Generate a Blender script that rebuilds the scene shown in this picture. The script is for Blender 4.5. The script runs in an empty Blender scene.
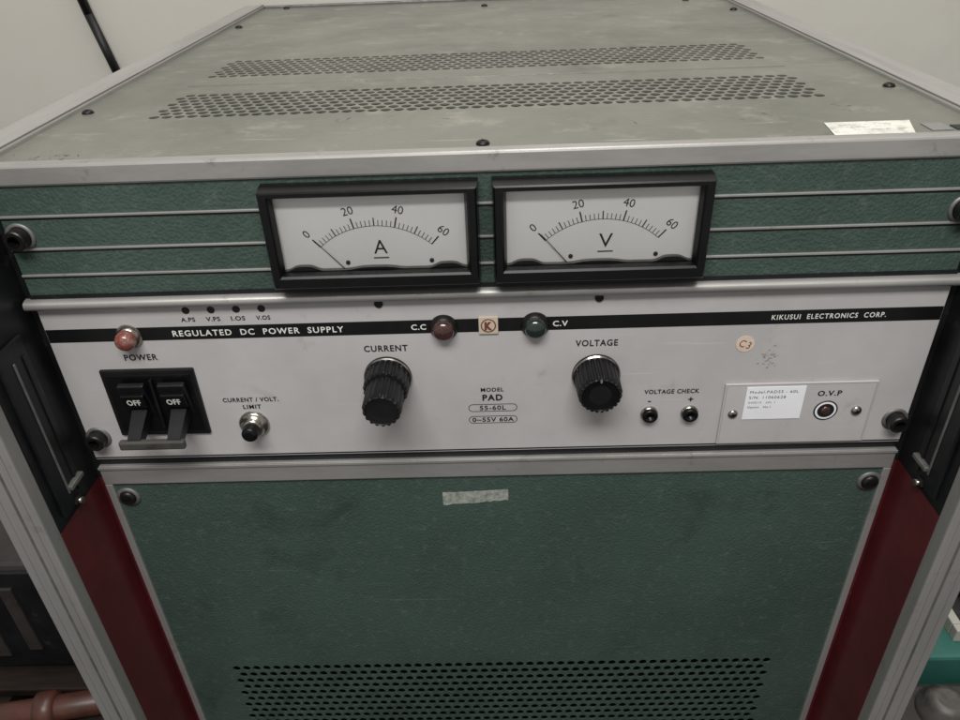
import bpy, bmesh, math, random
from mathutils import Vector, Matrix, Euler
random.seed(4)
S=0.001
scene=bpy.context.scene
scene.view_settings.view_transform='Standard'
scene.view_settings.look='None'
scene.view_settings.exposure=0
COL=scene.collection

# ---------------------------------------------------------------- materials
def lin(c):
    return tuple(((v/255)/12.92 if v/255<=0.04045 else ((v/255+0.055)/1.055)**2.4) for v in c)
def mat(name,c,rough=0.5,metal=0.0,c2=None,nscale=20,bump=0,bscale=400,bdist=0.0003,stretch=None,rvar=0.0,coat=0.0,dirt=None,dirt_scale=12,dirt_lo=0.6,dirt_hi=0.75,spec=0.5,voronoi=False,scratch=0.0,stain=None):
    m=bpy.data.materials.new(name); m.use_nodes=True
    nt=m.node_tree; N=nt.nodes; L=nt.links; b=N['Principled BSDF']
    c=lin(c) if max(c)>1.5 else c
    b.inputs['Roughness'].default_value=rough
    b.inputs['Metallic'].default_value=metal
    b.inputs['Coat Weight'].default_value=coat
    b.inputs['Specular IOR Level'].default_value=spec
    tc=N.new('ShaderNodeTexCoord'); mp=N.new('ShaderNodeMapping'); L.new(tc.outputs['Object'],mp.inputs['Vector'])
    if stretch: mp.inputs['Scale'].default_value=stretch
    ns=N.new('ShaderNodeTexNoise'); ns.inputs['Scale'].default_value=nscale; ns.inputs['Detail'].default_value=5; ns.inputs['Roughness'].default_value=0.65
    L.new(mp.outputs[0],ns.inputs['Vector'])
    mx=N.new('ShaderNodeMix'); mx.data_type='RGBA'
    c2=lin(c2) if c2 and max(c2)>1.5 else (c2 or tuple(v*0.86 for v in c))
    mx.inputs['A'].default_value=(*c,1); mx.inputs['B'].default_value=(*c2,1)
    rp=N.new('ShaderNodeMapRange'); rp.inputs['From Min'].default_value=0.38; rp.inputs['From Max'].default_value=0.66
    L.new(ns.outputs['Fac'],rp.inputs['Value']); L.new(rp.outputs[0],mx.inputs['Factor'])
    out=mx.outputs['Result']
    if dirt:
        d=lin(dirt) if max(dirt)>1.5 else dirt
        n2=N.new('ShaderNodeTexNoise'); n2.inputs['Scale'].default_value=dirt_scale; n2.inputs['Detail'].default_value=8; n2.inputs['Roughness'].default_value=0.72
        L.new(tc.outputs['Object'],n2.inputs['Vector'])
        r2=N.new('ShaderNodeMapRange'); r2.inputs['From Min'].default_value=dirt_lo; r2.inputs['From Max'].default_value=dirt_hi
        L.new(n2.outputs['Fac'],r2.inputs['Value'])
        m2=N.new('ShaderNodeMix'); m2.data_type='RGBA'; L.new(r2.outputs[0],m2.inputs['Factor']); L.new(out,m2.inputs['A']); m2.inputs['B'].default_value=(*d,1)
        out=m2.outputs['Result']
    if stain:
        n7=N.new('ShaderNodeTexNoise'); n7.inputs['Scale'].default_value=stain[1]; n7.inputs['Detail'].default_value=9; n7.inputs['Roughness'].default_value=0.6; n7.inputs['Distortion'].default_value=0.6
        a7=N.new('ShaderNodeVectorMath'); a7.operation='ADD'; a7.inputs[1].default_value=(3.1,1.7,5.3); L.new(tc.outputs['Object'],a7.inputs[0]); L.new(a7.outputs[0],n7.inputs['Vector'])
        r7=N.new('ShaderNodeMapRange'); r7.inputs['From Min'].default_value=stain[2]; r7.inputs['From Max'].default_value=stain[2]+0.12; r7.inputs['To Max'].default_value=stain[3]; L.new(n7.outputs['Fac'],r7.inputs['Value'])
        m8=N.new('ShaderNodeMix'); m8.data_type='RGBA'; L.new(r7.outputs[0],m8.inputs['Factor']); L.new(out,m8.inputs['A']); m8.inputs['B'].default_value=(*lin(stain[0]),1)
        out=m8.outputs['Result']
    if scratch:
        m5=N.new('ShaderNodeMapping'); m5.inputs['Rotation'].default_value=(0.3,0.5,0.5); m5.inputs['Scale'].default_value=(6,160,160); L.new(tc.outputs['Object'],m5.inputs['Vector'])
        n5=N.new('ShaderNodeTexNoise'); n5.inputs['Scale'].default_value=2.2; n5.inputs['Detail'].default_value=3; L.new(m5.outputs[0],n5.inputs['Vector'])
        r5=N.new('ShaderNodeMapRange'); r5.inputs['From Min'].default_value=0.68; r5.inputs['From Max'].default_value=0.74; r5.inputs['To Max'].default_value=scratch; L.new(n5.outputs['Fac'],r5.inputs['Value'])
        m6=N.new('ShaderNodeMix'); m6.data_type='RGBA'; L.new(r5.outputs[0],m6.inputs['Factor']); L.new(out,m6.inputs['A']); m6.inputs['B'].default_value=(*[min(1,v*1.7+0.05) for v in c],1)
        out=m6.outputs['Result']
    L.new(out,b.inputs['Base Color'])
    if rvar:
        r3=N.new('ShaderNodeMapRange'); r3.inputs['From Min'].default_value=0.3; r3.inputs['From Max'].default_value=0.7
        r3.inputs['To Min'].default_value=rough-rvar; r3.inputs['To Max'].default_value=rough+rvar
        L.new(ns.outputs['Fac'],r3.inputs['Value']); L.new(r3.outputs[0],b.inputs['Roughness'])
    if bump:
        if voronoi:
            n3=N.new('ShaderNodeTexVoronoi'); n3.inputs['Scale'].default_value=bscale
            n4=N.new('ShaderNodeTexNoise'); n4.inputs['Scale'].default_value=bscale*0.7; n4.inputs['Detail'].default_value=1
            L.new(tc.outputs['Object'],n4.inputs['Vector'])
            ad=N.new('ShaderNodeMath'); ad.operation='ADD'; L.new(n4.outputs['Fac'],ad.inputs[1]); L.new(n3.outputs['Distance'],ad.inputs[0]); o3=ad.outputs[0]
        else:
            n3=N.new('ShaderNodeTexNoise'); n3.inputs['Scale'].default_value=bscale; n3.inputs['Detail'].default_value=2; o3=n3.outputs['Fac']
        L.new(tc.outputs['Object'],n3.inputs['Vector'])
        bp=N.new('ShaderNodeBump'); bp.inputs['Strength'].default_value=bump; bp.inputs['Distance'].default_value=bdist
        L.new(o3,bp.inputs['Height']); L.new(bp.outputs[0],b.inputs['Normal'])
    return m
M={}
M['green']=mat('hammered green paint',(63,79,73),0.35,0.0,c2=(54,69,63),nscale=9,bump=0.6,bscale=620,bdist=0.0004,voronoi=True,rvar=0.06,dirt=(90,100,95),dirt_scale=160,dirt_lo=0.54,dirt_hi=0.84,scratch=0.25,stain=((44,55,50),22,0.58,0.55))
M['top']=mat('worn grey green paint',(105,105,97),0.34,0.0,c2=(91,92,84),nscale=9,bump=0.2,bscale=650,bdist=0.0003,voronoi=True,rvar=0.08,dirt=(136,133,124),dirt_scale=30,dirt_lo=0.54,dirt_hi=0.76,scratch=0.8,stain=((66,66,59),16,0.60,0.6))
M['silver']=mat('pale grey enamel',(178,175,175),0.42,0.0,c2=(167,164,163),nscale=12,bump=0.08,bscale=900,bdist=0.0002,rvar=0.05,dirt=(146,140,132),dirt_scale=55,dirt_lo=0.60,dirt_hi=0.85,scratch=0.15,stain=((136,130,122),30,0.64,0.45))
M['alu']=mat('satin aluminium',(170,168,165),0.42,0.55,c2=(148,146,143),nscale=60,stretch=(0.2,1,1),bump=0.1,bscale=600,bdist=0.0002,rvar=0.08,dirt=(110,104,96),dirt_scale=70,dirt_lo=0.60,dirt_hi=0.80)
M['alurail']=mat('satin aluminium rail',(170,168,165),0.42,0.5,c2=(150,148,145),nscale=60,stretch=(1,0.08,1),bump=0.06,bscale=600,bdist=0.0002,rvar=0.06,dirt=(112,106,98),dirt_scale=60,dirt_lo=0.62,dirt_hi=0.82)
M['alupost']=mat('brushed aluminium post',(166,164,161),0.42,0.5,c2=(150,148,145),nscale=60,stretch=(1,1,0.12),bump=0.06,bscale=500,bdist=0.0002,rvar=0.06,dirt=(112,106,98),dirt_scale=40,dirt_lo=0.58,dirt_hi=0.82)
M['aludark']=mat('dull aluminium',(120,120,118),0.5,0.5,c2=(96,95,92),nscale=80,rvar=0.08)
M['black']=mat('black plastic',(15,15,16),0.4,0,c2=(22,22,23),nscale=60,bump=0.12,bscale=900,spec=0.35)
M['blackgloss']=mat('glossy black plastic',(10,10,11),0.3,0,c2=(14,14,15),nscale=60,spec=0.3,dirt=(44,42,40),dirt_scale=150,dirt_lo=0.60,dirt_hi=0.88)
M['blackpaint_and_shade']=mat('black paint and painted shade',(17,18,20),0.42,0,c2=(26,27,29),nscale=25,bump=0.15,bscale=500,rvar=0.08,spec=0.35,dirt=(64,62,58),dirt_scale=60,dirt_lo=0.60,dirt_hi=0.85)
M['stripe']=mat('black printed stripe',(15,15,16),0.35,0,c2=(21,21,21),nscale=50,spec=0.35)
M['ink']=mat('black ink',(20,19,21),0.5)
M['white']=mat('white ink',(226,225,218),0.5)
M['dial']=mat('white dial card',(228,227,225),0.5,0,c2=(221,220,217),nscale=15)
M['red']=mat('dark red paint',(92,32,36),0.38,0,c2=(76,26,30),nscale=18,bump=0.2,bscale=350,bdist=0.0004,rvar=0.07,dirt=(62,34,34),dirt_scale=50,dirt_lo=0.56,dirt_hi=0.8,scratch=0.35)
M['chrome']=mat('worn chrome',(180,176,168),0.22,0.95,c2=(120,112,100),nscale=120,rvar=0.08)
M['bolt']=mat('dark steel bolt',(44,42,41),0.38,0.6,c2=(28,27,26),nscale=150,rvar=0.08)
M['redlens']=mat('dusty red lens',(120,62,54),0.25,0,c2=(92,44,38),nscale=260,coat=0.4,dirt=(160,134,124),dirt_scale=260,dirt_lo=0.46,dirt_hi=0.75)
M['brownlens']=mat('dark amber lens',(74,48,43),0.2,0,c2=(50,34,31),nscale=200,coat=0.5)
M['greenlens']=mat('dark green lens',(36,48,45),0.2,0,c2=(28,38,36),nscale=200,coat=0.5)
M['beige']=mat('beige enamel',(192,178,160),0.45)
M['rust']=mat('red brown enamel',(108,60,48),0.45)
M['paper']=mat('white paper label',(228,228,232),0.55,0,c2=(220,220,224),nscale=30)
M['paperold']=mat('worn paper label',(208,206,198),0.6,0,c2=(186,184,174),nscale=60,dirt=(150,148,138),dirt_scale=120,dirt_lo=0.52,dirt_hi=0.66)
M['faint']=mat('faded grey ink',(118,118,116),0.6)
M['smudge']=mat('pale smudge',(158,149,139),0.6)
M['tape']=mat('torn tape residue',(158,160,152),0.7,0,c2=(104,112,104),nscale=240,bump=0.5,bscale=700)
M['dark']=mat('dark interior',(12,12,12),0.9,c2=(8,8,8),spec=0.1)
M['peach']=mat('pale round sticker',(206,188,172),0.55,c2=(194,174,158),nscale=100)
M['orange']=mat('brown ink',(112,66,52),0.6)
M['wall']=mat('cream painted wall',(211,208,199),0.7,0,c2=(205,201,191),nscale=2.0,bump=0.1,bscale=160,bdist=0.0006,dirt=(194,189,178),dirt_scale=3,dirt_lo=0.55,dirt_hi=0.9)
M['floor']=mat('dusty workshop floor',(44,39,36),0.7,0,c2=(30,27,26),nscale=8,bump=0.2,bscale=100)
M['rubber']=mat('black rubber cable',(18,18,18),0.5)
M['wood']=mat('dark stained wood',(40,30,26),0.7,0,c2=(24,19,17),nscale=14,stretch=(1,9,1),bump=0.3,bscale=120,spec=0.2,dirt=(66,54,47),dirt_scale=20,dirt_lo=0.56,dirt_hi=0.8)
M['teal']=mat('teal green paint',(42,94,84),0.42,0,c2=(36,80,73),nscale=10,bump=0.1,bscale=300,dirt=(70,92,85),dirt_scale=30,dirt_lo=0.54,dirt_hi=0.8)
M['ivory']=mat('ivory frame paint',(156,154,145),0.5,dirt=(110,106,98),dirt_scale=60)
M['greymetal']=mat('grey dusty metal',(84,82,78),0.5,0.3,c2=(56,54,51),nscale=25,dirt=(36,34,32),dirt_scale=30,dirt_lo=0.5,dirt_hi=0.7)
M['casepaint']=mat('dark grey dusty case paint',(50,45,43),0.6,0.0,c2=(34,31,30),nscale=25,dirt=(72,62,56),dirt_scale=30,dirt_lo=0.55,dirt_hi=0.75)
M['brownpaint']=mat('brown enamel pipe',(84,50,40),0.4,0,c2=(56,34,30),nscale=20)
g=bpy.data.materials.new('clear meter window'); g.use_nodes=True
nt=g.node_tree; nt.nodes.clear(); o=nt.nodes.new('ShaderNodeOutputMaterial'); mxs=nt.nodes.new('ShaderNodeMixShader'); tr=nt.nodes.new('ShaderNodeBsdfTransparent'); gl=nt.nodes.new('ShaderNodeBsdfGlossy'); fr=nt.nodes.new('ShaderNodeFresnel')
gl.inputs['Roughness'].default_value=0.08; fr.inputs['IOR'].default_value=1.25
nt.links.new(fr.outputs[0],mxs.inputs[0]); nt.links.new(tr.outputs[0],mxs.inputs[1]); nt.links.new(gl.outputs[0],mxs.inputs[2]); nt.links.new(mxs.outputs[0],o.inputs[0])
M['glass']=g

# ---------------------------------------------------------------- mesh builder (units: mm)
class B:
    def __init__(s): s.v=[];s.f=[];s.m=[];s.sm=[];s.mats=[]
    def mi(s,k):
        if k not in s.mats: s.mats.append(k)
        return s.mats.index(k)
    def add(s,vs,fs,k,smooth=False):
        o=len(s.v); s.v+= [tuple(v) for v in vs]; i=s.mi(k)
        for f in fs: s.f.append([o+a for a in f]); s.m.append(i); s.sm.append(smooth)
        return s
    def box(s,x0,x1,y0,y1,z0,z1,k,bev=0,rot=None,piv=None):
        bm=bmesh.new(); bmesh.ops.create_cube(bm,size=1)
        for v in bm.verts: v.co=Vector(((x0+x1)/2+v.co.x*(x1-x0),(y0+y1)/2+v.co.y*(y1-y0),(z0+z1)/2+v.co.z*(z1-z0)))
        if bev: bmesh.ops.bevel(bm,geom=list(bm.edges),offset=bev,segments=2,profile=0.5,affect='EDGES')
        bm.verts.index_update()
        vs=[v.co.copy() for v in bm.verts]
        if rot is not None:
            pv=Vector(piv) if piv else Vector(((x0+x1)/2,(y0+y1)/2,(z0+z1)/2))
            vs=[rot@(v-pv)+pv for v in vs]
        fs=[[v.index for v in f.verts] for f in bm.faces]; bm.free()
        return s.add(vs,fs,k)
    def quad(s,pts,k): return s.add(pts,[list(range(len(pts)))],k)
    def rect(s,x0,x1,z0,z1,y,k): return s.quad([(x0,y,z0),(x1,y,z0),(x1,y,z1),(x0,y,z1)],k)
    def lathe(s,o,prof,k,axis=(0,-1,0),seg=48,flute=None,smooth=True,cap=True,mats=None,ang=0):
        a=Vector(axis).normalized(); t=Vector((1,0,0)) if abs(a.x)<0.9 else Vector((0,1,0))
        u=(t-a*t.dot(a)).normalized(); w=a.cross(u); o=Vector(o); vs=[]
        for j,(r,h) in enumerate(prof):
            for i in range(seg):
                th=2*math.pi*i/seg+ang; rr=r
                if flute and j in flute[2]:
                    rr=r*(1-flute[1]*(0.5+0.5*math.tanh(2.5*math.cos(flute[0]*th))))
                vs.append(o+a*h+(u*math.cos(th)+w*math.sin(th))*rr)
        base=len(s.v); s.v+=[tuple(v) for v in vs]
        for j in range(len(prof)-1):
            fs=[[j*seg+i,j*seg+(i+1)%seg,(j+1)*seg+(i+1)%seg,(j+1)*seg+i] for i in range(seg)]
            kk=mats[j] if mats else k
            mi=s.mi(kk)
            for f in fs: s.f.append([base+x for x in f]); s.m.append(mi); s.sm.append(smooth)
        if cap:
            s.f.append([base+(len(prof)-1)*seg+i for i in range(seg)]); s.m.append(s.mi(mats[-1] if mats else k)); s.sm.append(False)
        return s
    def tube(s,p0,p1,r,k,seg=16):
        p0=Vector(p0);p1=Vector(p1);d=p1-p0
        return s.lathe(p0,[(0.01,0),(r,0),(r,d.length),(0.01,d.length)],k,axis=d,seg=seg,cap=False)
    def text(s,t,o,cap,k,width=None,u=(1,0,0),v=(0,0,1),bold=0.0,spacing=1.1,align='CENTER',rot=0,yoff=0):
        cu=bpy.data.curves.new('t','FONT'); cu.body=t; cu.size=1; cu.align_x=align; cu.space_character=spacing; cu.offset=bold; cu.resolution_u=3; cu.fill_mode='FRONT'
        ob=bpy.data.objects.new('t',cu); COL.objects.link(ob)
        dg=bpy.context.evaluated_depsgraph_get(); me=bpy.data.meshes.new_from_object(ob.evaluated_get(dg))
        vs=[x.co.copy() for x in me.vertices]; fs=[list(p.vertices) for p in me.polygons]
        bpy.data.objects.remove(ob); bpy.data.curves.remove(cu); bpy.data.meshes.remove(me)
        if not vs: return s
        xs=[a.x for a in vs]; w=max(xs)-min(xs); sy=cap/0.7; sx=(width/w) if width else sy
        mid=(max(xs)+min(xs))/2 if align=='CENTER' else min(xs)
        U=Vector(u);V=Vector(v);o=Vector(o); c=math.cos(rot);sn=math.sin(rot); out=[]
        for a in vs:
            x=(a.x-mid)*sx; y=(a.y-0.35)*sy
            out.append(o+U*(x*c-y*sn)+V*(x*sn+y*c))
        return s.add(out,fs,k)
    def obj(s,name,parent=None,label=None,category=None,kind=None,group=None,rotz=0):
        xs=[v[0] for v in s.v];ys=[v[1] for v in s.v];zs=[v[2] for v in s.v]
        if parent is None: c=Vector(((min(xs)+max(xs))/2,(min(ys)+max(ys))/2,min(zs)))
        else: c=Vector(((min(xs)+max(xs))/2,(min(ys)+max(ys))/2,(min(zs)+max(zs))/2))
        me=bpy.data.meshes.new(name); me.from_pydata([((v[0]-c.x)*S,(v[1]-c.y)*S,(v[2]-c.z)*S) for v in s.v],[],s.f)
        for k in s.mats: me.materials.append(M[k])
        me.polygons.foreach_set('material_index',s.m); me.polygons.foreach_set('use_smooth',s.sm); me.update()
        ob=bpy.data.objects.new(name,me); COL.objects.link(ob)
        w=c*S
        if parent is not None:
            ob.parent=parent; ob.location=w-Vector(parent['w'])
        else: ob.location=w
        ob['w']=list(w)
        if label: ob['label']=label
        if category: ob['category']=category
        if kind: ob['kind']=kind
        if group: ob['group']=group
        return ob
def empty(name,loc,label,category):
    e=bpy.data.objects.new(name,None); COL.objects.link(e); e.location=Vector(loc)*S; e.empty_display_size=0.05
    e['w']=list(e.location); e['label']=label; e['category']=category; return e
def perf(b,k,X0,X1,V0,rows,pitch,rp,r,x_half,mp,tube):
    n=int(2*x_half//pitch)
    for j in range(rows):
        v0=V0+j*rp; v1=v0+rp; vc=(v0+v1)/2
        sh=(pitch/2 if j%2 else 0)
        cnt=n-(1 if j%2 else 0); xs=-n*pitch/2+sh
        b.quad([mp(X0,v0,0),mp(xs,v0,0),mp(xs,v1,0),mp(X0,v1,0)],k)
        xe=xs+cnt*pitch
        b.quad([mp(xe,v0,0),mp(X1,v0,0),mp(X1,v1,0),mp(xe,v1,0)],k)
        for i in range(cnt):
            cx=xs+(i+0.5)*pitch; vs=[]
            a=pitch/2; h=rp/2
            outer=[(a,0),(a,h/2),(a,h),(a/2,h),(0,h),(-a/2,h),(-a,h),(-a,h/2),(-a,0),(-a,-h/2),(-a,-h),(-a/2,-h),(0,-h),(a/2,-h),(a,-h),(a,-h/2)]
            for q in outer: vs.append(mp(cx+q[0],vc+q[1],0))
            for q in range(16):
                th=2*math.pi*q/16; vs.append(mp(cx+r*math.cos(th),vc+r*math.sin(th),0))
            for q in range(16):
                th=2*math.pi*q/16; vs.append(mp(cx+r*math.cos(th),vc+r*math.sin(th),tube))
            fs=[[q,(q+1)%16,16+(q+1)%16,16+q] for q in range(16)]+[[16+q,16+(q+1)%16,32+(q+1)%16,32+q] for q in range(16)]
            b.add(vs,fs,k)

# ================================================================= POWER SUPPLY
ps=empty('power_supply',(0,270,-450),'green and grey rack mounted power supply with two dial meters','power supply')

b=B(); b.box(-236,236,9,538,-440,80,'dark'); b.obj('chassis',ps)

# top cover with two perforated vent fields
b=B(); ZT=93
mpT=lambda x,v,d:(x,v,ZT-d)
def T(x0,x1,y0,y1): b.quad([(x0,y0,ZT),(x1,y0,ZT),(x1,y1,ZT),(x0,y1,ZT)],'top')
XL=241
T(-XL,XL,7,83); 
perf(b,'top',-XL,XL,83,8,7.4,7.4,2.95,193,mpT,1.0)
T(-XL,XL,83+59.2,191); perf(b,'top',-XL,XL,191,8,7.4,7.4,2.95,193,mpT,1.0)
T(-XL,XL,191+59.2,546)
b.quad([(-XL,546,ZT),(XL,546,ZT),(XL,546,-440),(-XL,546,-440)],'top')
b.box(-196,196,165,167.6,ZT-1,ZT+0.45,'top',0.4)
for cx,cy,n,sx,sy in ((-212,16,18,9,3),(-60,66,10,22,3),(120,55,8,30,6),(60,310,14,60,30),(-120,340,12,50,25),(196,60,10,12,8)):
    for i in range(n):
        x=cx+random.gauss(0,sx); y=cy+random.gauss(0,sy); y=max(11,y); r=random.uniform(0.3,0.9); ll=random.uniform(1,4); an=random.uniform(0,3.14)
        ux,uy=math.cos(an)*r*ll,math.sin(an)*r*ll; vx,vy=-math.sin(an)*r*0.3,math.cos(an)*r*0.3
        pts=[]
        for q in range(8):
            t=q*math.pi/4; rr=random.uniform(0.7,1.1); pts.append((x+ux*math.cos(t)*rr+vx*math.sin(t)*rr,y+uy*math.cos(t)*rr+vy*math.sin(t)*rr,ZT+0.06+0.004*i))
        if not(76<y<150 or 184<y<258): b.quad(pts,'faint' if (i%3 and cx!=-212) else 'blackpaint_and_shade')
cover=b.obj('top_cover',ps)
# frame
b=B()
b.box(-263,263,-1.5,7,84,94.3,'alu',1.2)
b.box(-263,-241,7.2,552,86,96,'alurail',1.2); b.box(241,263,7.2,552,86,96,'alurail',1.2)
b.box(-246,-241.5,9,550,95.9,97.0,'alurail',0.4); b.box(241.5,246,9,550,95.9,97.0,'alurail',0.4)
b.box(-240.8,240.8,546.5,553,86,95.5,'aludark',0.8)
b.obj('top_frame',ps)
b=B(); b.box(-262,-259,8,550,-448,85.5,'top',0.5); b.obj('side_panel',ps)
b=B(); b.box(259,262,8,550,-448,85.5,'top',0.5); b.obj('side_panel',ps)
def screw(o,axis,r,h,parent,name='screw',hexa=False,key='bolt',an0=0.4):
    b=B(); o=Vector(o); a=Vector(axis)
    if hexa:
        b.lathe(o,[(r*1.35,0),(r*1.35,0.8),(r*1.05,0.8)],'aludark',axis=axis,cap=False)
        b.lathe(o,[(r,0.8),(r,h-0.6),(r-0.6,h),(r*0.55,h)],key,axis=axis,cap=False,smooth=False,seg=32)
        b.lathe(o,[(r*0.55,h),(r*0.5,h*0.4)],'dark',axis=axis,seg=6,smooth=False)
    else:
        b.lathe(o,[(r,0),(r,h*0.35),(r*0.75,h*0.85),(r*0.3,h)],key,axis=axis,seg=24)
        for an in (an0,an0+math.pi/2):
            t=Vector((math.cos(an),math.sin(an),0)) if abs(a.z)>0.5 else Vector((math.cos(an),0,math.sin(an)))
            n=a.cross(t); c=o+a*(h+0.05+(0.03 if an==an0 else 0))
            p=[c-t*r*0.5-n*r*0.1,c+t*r*0.5-n*r*0.1,c+t*r*0.5+n*r*0.1,c-t*r*0.5+n*r*0.1]
            b.quad(p,'dark')
    return b.obj(name,parent)
for x,y in [(-234,102),(234,102),(-232,415),(232,415),(0,14),(0,503),(-215,540),(205,492)]:
    screw((x,y,ZT),(0,0,1),3.4,2.0,ps,'cover_screw',an0=random.uniform(0,1.5))
b=B(); Z=ZT+0.25
b.quad([(170,31,Z),(167,9,Z),(204,7,Z),(212,31,Z)],'paperold')
for i,yy in enumerate((26,22,17)): b.text('-- --- ----',(188,yy,Z+0.1),1.6,'faint',width=26-4*i,u=(1,0.02,0),v=(0,1,0))
b.obj('paper_sticker',ps,label='worn white paper sticker')
b=B(); b.box(214,224,12,24,ZT,ZT+0.5,'faint',0.2); b.box(226,236,12,20,ZT,ZT+0.5,'blackpaint_and_shade',0.2); b.obj('corner_tab',ps)

# upper green panel
b=B(); b.box(-240,240,0,4,24,84,'green',0.4)
for z in (68.5,51.2,36.6):
    b.box(-240,240,-0.9,0.5,z-0.65,z+0.65,'alu',0.3)
    b.rect(-240,240,z-1.8,z-0.7,-0.12,'blackpaint_and_shade')  # shadow below each trim line, painted in as a black strip
b.obj('meter_panel',ps)
b=B()
prof=[(0,23.4),(-2.2,23.2),(-4.2,22.4),(-5.0,21),(-5.0,19.4),(-4.2,18.2),(-2.2,17.6),(0,17.5)]
vs=[(-243,y,z) for y,z in prof]+[(243,y,z) for y,z in prof]; n=len(prof)
b.add(vs,[[i,i+1,n+i+1,n+i] for i in range(n-1)],'alu',True)
b.add(vs,[list(range(n))[::-1],list(range(n,2*n))],'alu')
b.box(-240,240,-1.2,0.2,23.5,25.4,'blackpaint_and_shade')  # black bar standing in for the dark shadow line above the ridge
b.obj('ridge_trim',ps)

# control panel
b=B(); b.box(-240,240,0,4,-86.5,17.4,'silver',0.5)
b.box(-240,240,1.0,4,-91,-86.6,'blackpaint_and_shade')
b.rect(-240,240,-85.6,-84.6,-0.08,'ink')
b.rect(-239.6,239.6,-4,4.2,-0.1,'stripe')
Y=-0.22
b.text('REGULATED  DC  POWER  SUPPLY',(-124.5,Y,0),3.5,'white',width=93,bold=0.016,spacing=1.2)
b.text('KIKUSUI  ELECTRONICS  CORP.',(180.5,Y,0.2),2.9,'white',width=60,bold=0.014,spacing=1.2)
b.text('C.C',(-37.5,Y,0),3.2,'white',width=8,bold=0.018); b.text('C.V',(38.5,Y,0),3.2,'white',width=8,bold=0.018)
for x,t in zip((-160.5,-147,-133.5,-120),('A.PS','V.PS','I.OS','V.OS')):
    b.text(t,(x,Y,8.4),2.5,'ink',width=7.6,bold=0.02)
    b.lathe((x,0,13.8),[(2.1,0),(2.1,0.15)],'ink',seg=20)
for x in (-57.5,58.5):
    b.lathe((x,0,14.8),[(2.3,0),(2.3,0.7),(1.6,1.2)],'bolt',seg=20)
b.text('POWER',(-192.5,Y,-14.5),3.8,'ink',width=18.5,bold=0.022,spacing=1.15)
b.text('CURRENT',(-56.5,Y,-12.8),3.8,'ink',width=24,bold=0.022,spacing=1.15)
b.text('VOLTAGE',(58.5,Y,-12.8),3.8,'ink',width=23,bold=0.022,spacing=1.15)
b.text('CURRENT / VOLT.',(-137.5,Y,-44.8),2.8,'ink',width=32,bold=0.024,spacing=1.15)
b.text('LIMIT',(-137.5,Y,-49.8),2.8,'ink',width=10.5,bold=0.024,spacing=1.15)
b.text('MODEL',(1,Y,-42),2.5,'ink',width=13,bold=0.022,spacing=1.15)
b.text('PAD',(1,Y,-47.4),4,'ink',width=11.5,bold=0.035,spacing=1.2)
b.text('55-60L',(1,Y,-54.6),3.0,'ink',width=15,bold=0.018,spacing=1.15)
b.text('0~55V 60A',(1,Y,-63),3.0,'ink',width=24,bold=0.018,spacing=1.1)
def rrect(b,cx,cz,w,h,r,th,k,y=Y):
    o=[];i_=[]
    for (sx,sz,a0) in ((1,1,0),(-1,1,90),(-1,-1,180),(1,-1,270)):
        for q in range(7):
            a=math.radians(a0+q*15)
            ox=cx+sx*(w/2-r); oz=cz+sz*(h/2-r)
            o.append((ox+r*math.cos(a),y,oz+r*math.sin(a))); i_.append((ox+(r-th)*math.cos(a),y,oz+(r-th)*math.sin(a)))
    n=len(o); b.add(o+i_,[[i,(i+1)%n,n+(i+1)%n,n+i] for i in range(n)],k)
rrect(b,1,-54.6,28,5.2,2.5,0.35,'ink'); rrect(b,1,-63,28,5.2,2.5,0.35,'ink')
b.text('VOLTAGE CHECK',(102.5,Y,-46.2),2.8,'ink',width=31,bold=0.024,spacing=1.12)
b.text('-',(90.5,Y,-52.2),3.8,'ink',bold=0.03); b.text('+',(113.8,Y,-52.0),3.8,'ink',bold=0.03)
for i in range(40):
    x=153+random.gauss(0,2.4); z=-26+random.gauss(0,3.4); r=random.uniform(0.2,0.7); yy=Y-0.003*i
    b.quad([(x-r,yy,z-r*0.4),(x+r,yy,z-r*0.6),(x+r*0.8,yy,z+r*0.5),(x-r*0.9,yy,z+r*0.4)],'smudge')
b.obj('control_panel',ps)

# emblem
b=B(); b.box(-5.2,5.2,-1.2,-0.1,-5,5.6,'beige',0.3)
b.lathe((0,-1.2,0.3),[(4.1,0),(4.1,0.15)],'rust',seg=32); b.lathe((0,-1.3,0.3),[(3.4,0),(3.4,0.15)],'beige',seg=32)
b.text('K',(0,-1.6,0.3),4.4,'rust',width=4.2,bold=0.07)
b.obj('emblem',ps)

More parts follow.
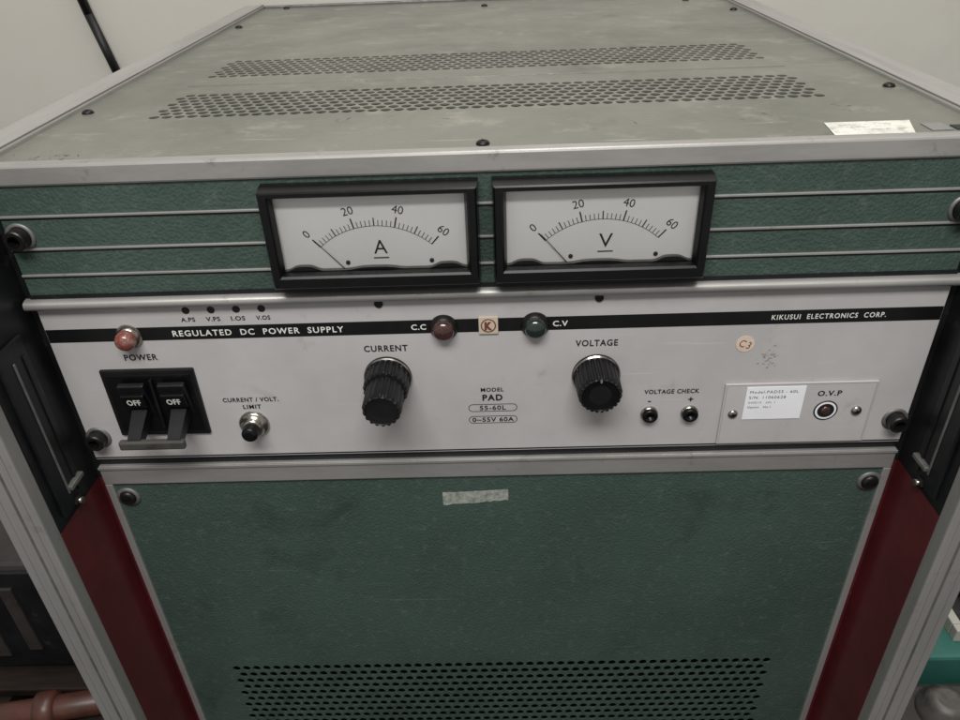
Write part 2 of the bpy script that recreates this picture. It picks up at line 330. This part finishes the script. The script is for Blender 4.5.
# meters
def meter(xc,unit,label):
    me=bpy.data.objects.new('meter',None)
    COL.objects.link(me); me.parent=ps; me.empty_display_size=0.02
    w=Vector((xc,-5,58))*S; me.location=w-Vector(ps['w']); me['w']=list(w); me['label']=label
    b=B()
    loops=[(52.2,30.0,81.6,0),(52.2,30.0,81.6,-5),(51.6,30.8,81.0,-12.2),(50.8,31.6,80.4,-13.2),(47.6,36.6,78.6,-13.2),(46.8,37.6,78.0,-12.2),(45.6,38.4,77.4,-8.6)]
    vs=[]
    for hw,z0,z1,y in loops: vs+=[(xc-hw,y,z0),(xc+hw,y,z0),(xc+hw,y,z1),(xc-hw,y,z1)]
    fs=[]
    for j in range(len(loops)-1):
        for i in range(4): fs.append([j*4+i,j*4+(i+1)%4,(j+1)*4+(i+1)%4,(j+1)*4+i])
    b.add(vs,fs,'blackgloss'); b.obj('bezel',me)
    b=B(); yd=-6.5
    b.box(xc-46.5,xc+46.5,yd,-0.5,36,79,'dial')
    yl=yd-0.12; cz=19.5; R0=41.5
    a0,a1=131.5,48.5
    def pt(r,a): a=math.radians(a); return (xc+1+r*math.cos(a),yl,cz+r*math.sin(a))
    n=60; vs=[]
    for i in range(n+1):
        a=a0+(a1-a0)*i/n; vs+=[pt(R0-0.12,a),pt(R0+0.12,a)]
    b.add(vs,[[2*i,2*i+1,2*i+3,2*i+2] for i in range(n)],'ink')
    for i in range(31):
        a=a0+(a1-a0)*i/30; L_=5.4 if i%10==0 else (4.2 if i%5==0 else 3.0); wd=0.28 if i%5==0 else 0.17
        if i%10==0: wd=0.34
        ca=math.radians(a); t=Vector((-math.sin(ca),0,math.cos(ca)))*wd
        p=Vector(pt(R0,a)); q=Vector(pt(R0+L_,a)); p.y-=0.03; q.y-=0.03; b.quad([p-t,p+t,q+t,q-t],'ink')
    for i,s in enumerate(('0','20','40','60')):
        a=a0+(a1-a0)*i/3
        p=pt(R0+9.4,a); b.text(s,p,4.1,'ink',spacing=1.0,rot=math.radians(a-90)*0.9,width=None,bold=0.0)
    b.text(unit,(xc+3,yl,50.0),7.4,'ink',width=6.8,bold=0.0); b.box(xc-0.8,xc+6.8,yl-0.1,yl,43.8,44.4,'ink')
    for dx in (-14,28): b.lathe((xc+dx,yd,42.0),[(1.1,0),(1.1,0.6),(0.5,0.9)],'ink',seg=16)
    b.obj('dial',me)
    b=B(); top=[]; NN=61
    for i in range(NN):
        x=-46.5+93*i/(NN-1); h=38.6+2.4*math.exp(-((abs(x)-36)/6.5)**4)+1.3*math.exp(-(x/11)**4)
        top.append((xc+x,h))
    n=NN
    vs=[(x,-8.2,36) for x,h in top]+[(x,-8.2,h) for x,h in top]+[(x,-7.6,h+0.5) for x,h in top]+[(x,-6.8,h+0.5) for x,h in top]
    b.add(vs,[[i,i+1,n+i+1,n+i] for i in range(n-1)],'blackgloss',True); b.add(vs,[[n+i,n+i+1,2*n+i+1,2*n+i] for i in range(n-1)]+[[2*n+i,2*n+i+1,3*n+i+1,3*n+i] for i in range(n-1)],'aludark',True)
    b.obj('movement_cover',me)
    b=B(); a=math.radians(130.5); d=Vector((math.cos(a),0,math.sin(a))); t=Vector((-d.z,0,d.x))*0.22; o=Vector((xc+1,yd-1.2,cz)); p=o+d*20;q=o+d*46
    b.quad([p-t*1.4,p+t*1.4,q+t*0.7,q-t*0.7],'ink'); b.obj('pointer',me)
    b=B(); b.rect(xc-45.6,xc+45.6,38.4,77.4,-9.2,'glass'); b.obj('window_pane',me)
meter(-55,'A','ammeter with white dial and black bezel')
meter(56,'V','voltmeter with white dial and black bezel')

# indicator lamps
def lamp(x,z,r,lens,name,h=8,bez='chrome',label=None):
    e=B(); e.lathe((x,0,z),[(r+1.2,0),(r+1.2,1.0),(r+0.4,1.8),(r,3.2),(r*0.92,3.4)],bez,seg=40,cap=False)
    p=e.obj(name,ps,label=label)
    c=B(); c.lathe((x,0,z),[(r*0.9,1.5),(r*0.9,h*0.7),(r*0.78,h*0.9),(r*0.5,h*1.03),(0.2,h*1.08)],lens,seg=40)
    if bez!='chrome':
        c.lathe((x,0,z),[(r*0.95,1.5),(r*0.95,h*0.5),(r*0.86,h*0.56)],'bolt',seg=80,flute=(20,0.06,(0,1)),cap=False,smooth=False)
    c.obj('lens',p)
lamp(-195,-1,6.0,'redlens','pilot_lamp',9,label='dusty reddish power lamp in a chrome ring')
lamp(-24,-0.5,6.4,'brownlens','pilot_lamp',7,'bolt','dark amber indicator lamp')
lamp(25,-0.5,6.4,'greenlens','pilot_lamp',7,'bolt','dark green indicator lamp')

# circuit breaker
br=B()
br.box(-218,-165,-1.8,3,-67.5,-22,'black',0.8)
br.box(-215.5,-167.5,-2.4,-1.6,-64,-25,'blackgloss',0.4)
br.box(-190,-188.6,-5,-2.2,-60,-27,'black',0.3)
breaker=br.obj('circuit_breaker',ps)
for x in (-200,-177.5):
    r=B(); rot=Euler((math.radians(14),0,0)).to_matrix()
    r.box(x-7.5,x+7.5,-5.5,-2,-52,-28,'black',0.8,rot=rot)
    r.box(x-6.6,x+6.6,-8.2,-5.2,-43,-33,'blackgloss',0.6,rot=rot,piv=(x,-3.7,-40))
    rr=rot; pv=Vector((x,-3.7,-40)); o=rr@(Vector((x,-8.35,-38))-pv)+pv
    r.text('OFF',o,4.2,'white',width=7.8,bold=0.03,u=(1,0,0),v=tuple(rr@Vector((0,0,1))))
    r.obj('rocker',breaker)
    l=B(); 
    l.add([(x-4.5,-3,-45),(x+4.5,-3,-45),(x+4.5,-3,-54),(x-4.5,-3,-54),(x-3.6,-21,-56),(x+3.6,-21,-56),(x+3.6,-20,-62),(x-3.6,-20,-62)],[[0,1,5,4],[1,2,6,5],[2,3,7,6],[3,0,4,7],[4,5,6,7]],'black')
    l.obj('lever',breaker)
l=B(); l.box(-208.5,-171.5,-23,-19,-62,-56.5,'greymetal',1.0); l.obj('tie_bar',breaker)

# limit push button
b=B(); b.lathe((-138.5,0,-62.0),[(8.8,0),(8.8,1.2),(7.8,2.4),(6.4,2.8),(6.1,5.5),(5.2,6.2),(4.6,6.2)],'chrome',seg=40,cap=False); pb=b.obj('push_button',ps)
b=B(); b.lathe((-138.5,0,-62.0),[(4.7,5.0),(4.7,11),(4.1,12),(2.5,12.4)],'blackgloss',seg=32); b.obj('button_cap',pb)

# knobs
def knob(x,z,parts,name,label=None):
    first=None
    for nm,prof,fl,mats in parts:
        b=B(); b.lathe((x,0,z),prof,'black',seg=144,flute=fl,mats=mats,smooth=False)
        if first is None: first=b.obj(name,ps,label=label); b=None
        else: b.obj(nm,first)
    return first
kb=knob(-57,-31.5,[('base',[(13.4,0.3),(13.4,2.0),(12.9,2.6),(12.4,3.2),(12.4,13.4),(11.8,14.6),(9,14.8)],(22,0.075,(3,4,5)),['blackgloss','chrome','blackgloss','black','black','black','black']),
 ('inner_knob',[(7.5,14),(9.8,15),(10.5,16.5),(10.5,31.5),(9.9,33),(8.8,33.4),(8.4,32.7),(5,32.4)],(18,0.085,(2,3,4)),None)],'control_knob','two stage fluted black knob')
kv=knob(59,-33.5,[('base',[(13.4,0.3),(13.4,2.0),(12.8,2.6),(12.3,3.2),(12.0,19.2),(11.3,20.8),(10.0,21.2),(9.6,20.4),(6,20.2)],(24,0.075,(3,4,5)),['blackgloss','chrome','blackgloss','black','black','black','blackgloss','blackgloss','black'])],'control_knob','wide fluted black knob')
b=B(); b.quad([(58.5,-21.35,-23.4),(59.5,-21.35,-23.4),(59.5,-21.35,-25.0),(58.5,-21.35,-25.0)],'faint'); b.obj('index_mark',kv)

# check jacks
for x in (91,114):
    b=B(); b.lathe((x,0,-61.4),[(5.0,0),(5.0,1.0),(4.4,1.6)],'chrome',seg=32,cap=False); b.lathe((x,0,-61.4),[(4.4,1.2),(4.4,3.6),(3.8,4.2),(2.0,4.2),(1.9,1.4)],'blackgloss',seg=32); b.obj('test_jack',ps)

# round sticker
b=B(); b.lathe((139,0,-16.0),[(5.0,0),(5.0,0.3)],'peach',seg=40,smooth=False); b.text('C3',(139,-0.45,-16.0),4.4,'orange',width=6.4,bold=0.0,spacing=1.25,rot=math.radians(-20)); b.obj('round_sticker',ps)

# over voltage protection plate
b=B(); b.box(132,217,-1.6,-0.05,-84.2,-41.5,'silver',0.5); yp=-1.75
for (x0,x1,z0,z1) in ((132.8,216.2,-42.5,-42.2),(132.8,216.2,-83.6,-83.3),(132.8,133.1,-83.3,-42.5),(215.9,216.2,-83.3,-42.5)): b.rect(x0,x1,z0,z1,yp,'smudge')
b.text('O.V.P',(191,yp,-49.0),3.4,'ink',width=13.5,bold=0.03,spacing=1.15)
plate=b.obj('protection_plate',ps)
b=B(); b.box(144,177,-2.1,-1.7,-66,-43.5,'paper',0.1)
b.text('Model:PAD55 - 60L',(146,-2.2,-46.8),1.9,'ink',width=27,align='LEFT',bold=0.0,spacing=1.2)
b.text('S/N: 11060628',(146,-2.2,-50.5),1.9,'ink',width=20.5,align='LEFT',bold=0.0,spacing=1.2)
b.text('040010   60L 1',(146,-2.2,-54.0),1.4,'faint',width=15,align='LEFT')
b.text('Option   No.1',(146,-2.2,-57.2),1.4,'ink',width=13,align='LEFT')
b.obj('serial_label',plate)
screw((138.5,-1.6,-62),(0,-1,0),2.8,1.6,plate,'screw',key='chrome'); screw((208.5,-1.6,-61.5),(0,-1,0),3.0,1.8,plate,'screw',key='chrome')
b=B(); b.lathe((191,-1.6,-61),[(6.8,0),(6.8,0.25),(5.9,0.3)],'ink',seg=40,cap=False); b.lathe((191,-1.6,-61),[(5.95,0.3),(4.8,0.35)],'paper',cap=False,seg=40); b.lathe((191,-1.6,-61),[(4.8,0.32),(2.7,0.34)],'ink',cap=False,seg=40)
b.lathe((191,-1.6,-61),[(2.7,0.3),(2.4,0.9),(1.6,1.0)],'brownlens',seg=32); b.box(189.3,192.7,-2.75,-2.62,-61.3,-60.7,'chrome'); b.obj('trimmer_hole',plate)

# mounting bolts
for x,z in ((-233,-69.5),(233,-69.5),(-233,58),(233,58)):
    screw((x,0,z),(0,-1,0),5.4,7.0,ps,'mounting_bolt',hexa=True)

# lower vented panel
b=B()
b.box(-240,240,-1.5,4,-105.5,-91.2,'alu',0.8)
b.box(-240,240,-2.4,-1.4,-93.4,-91.4,'alu',0.3)
b.box(-240,-235.5,-1.5,4,-449,-105.6,'alupost',0.6); b.box(235.5,240,-1.5,4,-449,-105.6,'alupost',0.6)
b.obj('trim_frame',ps)
b=B(); mpF=lambda x,v,d:(x,0.4+d,-v)
def F(x0,x1,z0,z1): b.quad([(x0,0.4,z0),(x1,0.4,z0),(x1,0.4,z1),(x0,0.4,z1)],'green')
F(-235.6,235.6,-288,-105)
perf(b,'green',-235.6,235.6,288,15,7.6,7.6,2.95,205,mpF,1.2)
F(-235.6,235.6,-449,-288-15*7.6)
lp=b.obj('vent_panel',ps)
for x in (-229,230): 
    b=B(); b.lathe((x,0.4,-117),[(7.2,0),(7.2,1.0),(5.2,1.2)],'aludark',cap=False); b.lathe((x,0.4,-117),[(5.0,1.0),(4.8,2.6),(3.6,3.4)],'bolt'); b.box(x-3.2,x+3.2,-3.15,-3.0,-117.5,-116.5,'dark'); b.obj('panel_screw',ps)
b=B(); n=18
top_=[(-32+41*i/n,-119.0+1.6*i/n+random.uniform(-.25,.25)) for i in range(n+1)]
bot_=[(9-41*i/n,-126.5-3.2*i/n+random.uniform(-.7,.7)) for i in range(n+1)]
b.quad([(x,-0.0,z) for x,z in bot_[::-1]]+[(x,0.0,z) for x,z in top_[::-1]],'tape'); b.obj('tape_residue',ps,label='torn strip of old tape')

# ================================================================= RACK
rk=empty('equipment_rack',(0,-20,-900),'aluminium equipment rack with dark red inner flanges','equipment rack')
for sg in (-1,1):
    def bx(b,xa,xb,*a,**k): b.box(min(sg*xa,sg*xb),max(sg*xa,sg*xb),*a,**k)
    b=B(); bx(b,246,268,-54,-44,-900,96,'alupost',1.0)
    for xx in (250.5,262.5): bx(b,xx,xx+0.9,-54.6,-53.9,-898,95,'alupost',0.2)
    bx(b,255.0,256.6,-54.15,-53.9,-898,95,'aludark'); bx(b,265,268.5,-44,6,-900,80,'aludark',0.5)
    b.obj('post',rk)
    b=B(); bx(b,246,248.5,-44.2,8,-900,-104,'red',0.4); bx(b,240.6,246.2,5,8,-900,-104,'red'); b.obj('red_flange',rk)
    b=B(); bx(b,245.8,248.6,-44.2,8,-103.6,81,'blackpaint_and_shade',0.4); bx(b,228,246,4.5,7,-104,81,'blackpaint_and_shade')
    bx(b,243.6,245.7,-38,-14,-98,10,'blackpaint_and_shade',0.6)
    bx(b,242.9,243.7,-28.5,-27,-88,0,'aludark',0.3)
    bx(b,242.8,243.7,-20,-18,-92,0,'black',0.3)
    bx(b,240.5,245.6,-28,-14,-86,-83,'aludark',0.6)
    b.obj('mounting_rail',rk)
    b=B(); b.lathe((sg*245.7,-24,-97),[(4.0,0),(4.0,3.0),(3.2,3.6)],'bolt',axis=(-sg,0,0),seg=6,smooth=False); b.lathe((sg*245.7,-24,-97),[(2,3.4),(2,5.5)],'chrome',axis=(-sg,0,0),seg=16); b.obj('hex_nut',rk)

# ================================================================= SETTING
b=B(); b.quad([(-2600,850,-900),(2600,850,-900),(2600,850,1600),(-2600,850,1600)],'wall'); b.obj('wall',None,kind='structure',label='cream painted wall')
b=B(); b.quad([(-2600,-1800,-900),(2600,-1800,-900),(2600,850,-900),(-2600,850,-900)],'floor'); b.obj('floor',None,kind='structure',label='dark dusty workshop floor')
cpts=[(-620,836,420),(-600,836,180),(-578,836,60),(-556,836,-40),(-520,838,-200),(-500,838,-420)]
b=B()
for i in range(len(cpts)-1): b.tube(cpts[i],cpts[i+1],6.5,'rubber')
b.obj('cable',None,label='black rubber cable hanging down the cream wall',category='cable')
# left clutter
b=B()
for i in range(7):
    y=-78+i*70; b.box(-760,-330,y,y+46,-520,-508,'wood',2)
for x in (-750,-540,-345): b.box(x-12,x+12,-78,418,-880,-521,'wood',2)
for i in range(5): b.box(-738,-357,-92,-79,-600-i*60,-555-i*60,'wood',2)
b.box(-740,-352,400,410,-880,-521,'wood',2); b.box(-740,-352,-70,400,-899,-882,'wood',2)
b.obj('wooden_crate',None,label='dark brown slatted wooden crate beside the rack',category='crate')
b=B()
b.box(-560,-300,160,340,-506,-350,'casepaint',6); b.box(-555,-305,156,161,-500,-356,'blackpaint_and_shade',1)
for i,xx in enumerate((-545,-500,-452,-410,-352,-330)): b.box(xx,xx+(14 if i%2 else 22),153,157,-480+10*(i%3),-376,'casepaint',1)
b.box(-430,-390,200,300,-350,-338,'blackpaint_and_shade',3)
b.obj('metal_case',None,label='small dusty grey metal case on the wooden crate',category='metal case')
b=B(); b.tube((-560,84,-494),(-330,122,-494),13,'brownpaint'); b.lathe((-470,99,-494),[(13,-2),(18,-1),(18,16),(13,18)],'brownpaint',axis=(230,38,0),cap=False); b.obj('pipe',None,label='short brown pipe lying on the wooden crate',category='pipe')
# right: teal instrument
b=B(); b.box(284,720,6,440,-760,-300,'teal',3)
for (x0,x1,y0,y1) in ((346,700,20,27),(346,700,300,307),(346,353,27,300),(693,700,27,300)): b.box(x0,x1,y0,y1,-300.5,-288,'ivory',1)
b.box(353,693,27,300,-300.5,-297,'blackpaint_and_shade'); 
for i in range(3): b.lathe((382+i*50,62,-297),[(12,0),(12,4),(8,6)],'bolt',axis=(0,0,1))
for x in (310,690): b.box(x-12,x+12,30,60,-900,-761,'black',2)
b.obj('instrument_cabinet',None,label='teal green metal instrument cabinet with ivory framed recess',category='instrument cabinet')
b=B(); b.box(272,420,-110,1,-900,-322,'casepaint',4); b.lathe((322,-24,-322),[(18,0),(18,6),(14,9),(14,14),(8,17)],'greymetal',axis=(0,0,1)); b.lathe((366,-40,-322),[(20,0),(20,8),(9,12),(9,24)],'aludark',axis=(0,0,1))
b.obj('metal_stand',None,label='dusty grey metal stand with round fittings on top',category='metal stand')

# ================================================================= CAMERA & LIGHT
cam=bpy.data.cameras.new('camera'); co=bpy.data.objects.new('camera',cam); COL.objects.link(co)
cam.sensor_width=36; cam.lens=746.6/960*36; cam.clip_start=0.01; cam.clip_end=50
co.location=(0.00455,-0.34762,0.19891); co.rotation_euler=(1.0044,0.0343,0.0064); scene.camera=co
w=bpy.data.worlds.new('World'); scene.world=w; w.use_nodes=True
w.node_tree.nodes['Background'].inputs[0].default_value=(1.0,0.98,0.95,1); w.node_tree.nodes['Background'].inputs[1].default_value=0.38
def area(name,loc,to,sx,sy,e,c=(1,1,1)):
    l=bpy.data.lights.new(name,'AREA'); l.shape='RECTANGLE'; l.size=sx; l.size_y=sy; l.energy=e; l.color=c
    o=bpy.data.objects.new(name,l); COL.objects.link(o); o.location=loc; d=Vector(to)-Vector(loc); o.rotation_euler=d.to_track_quat('-Z','Y').to_euler()
area('ceiling_light',(-0.05,-0.75,1.05),(0,0.0,0.0),0.8,0.3,18,(1,0.985,0.96))
area('ceiling_light',(0.2,0.45,2.0),(0.1,0.45,0),1.8,0.3,24,(1,0.985,0.96))
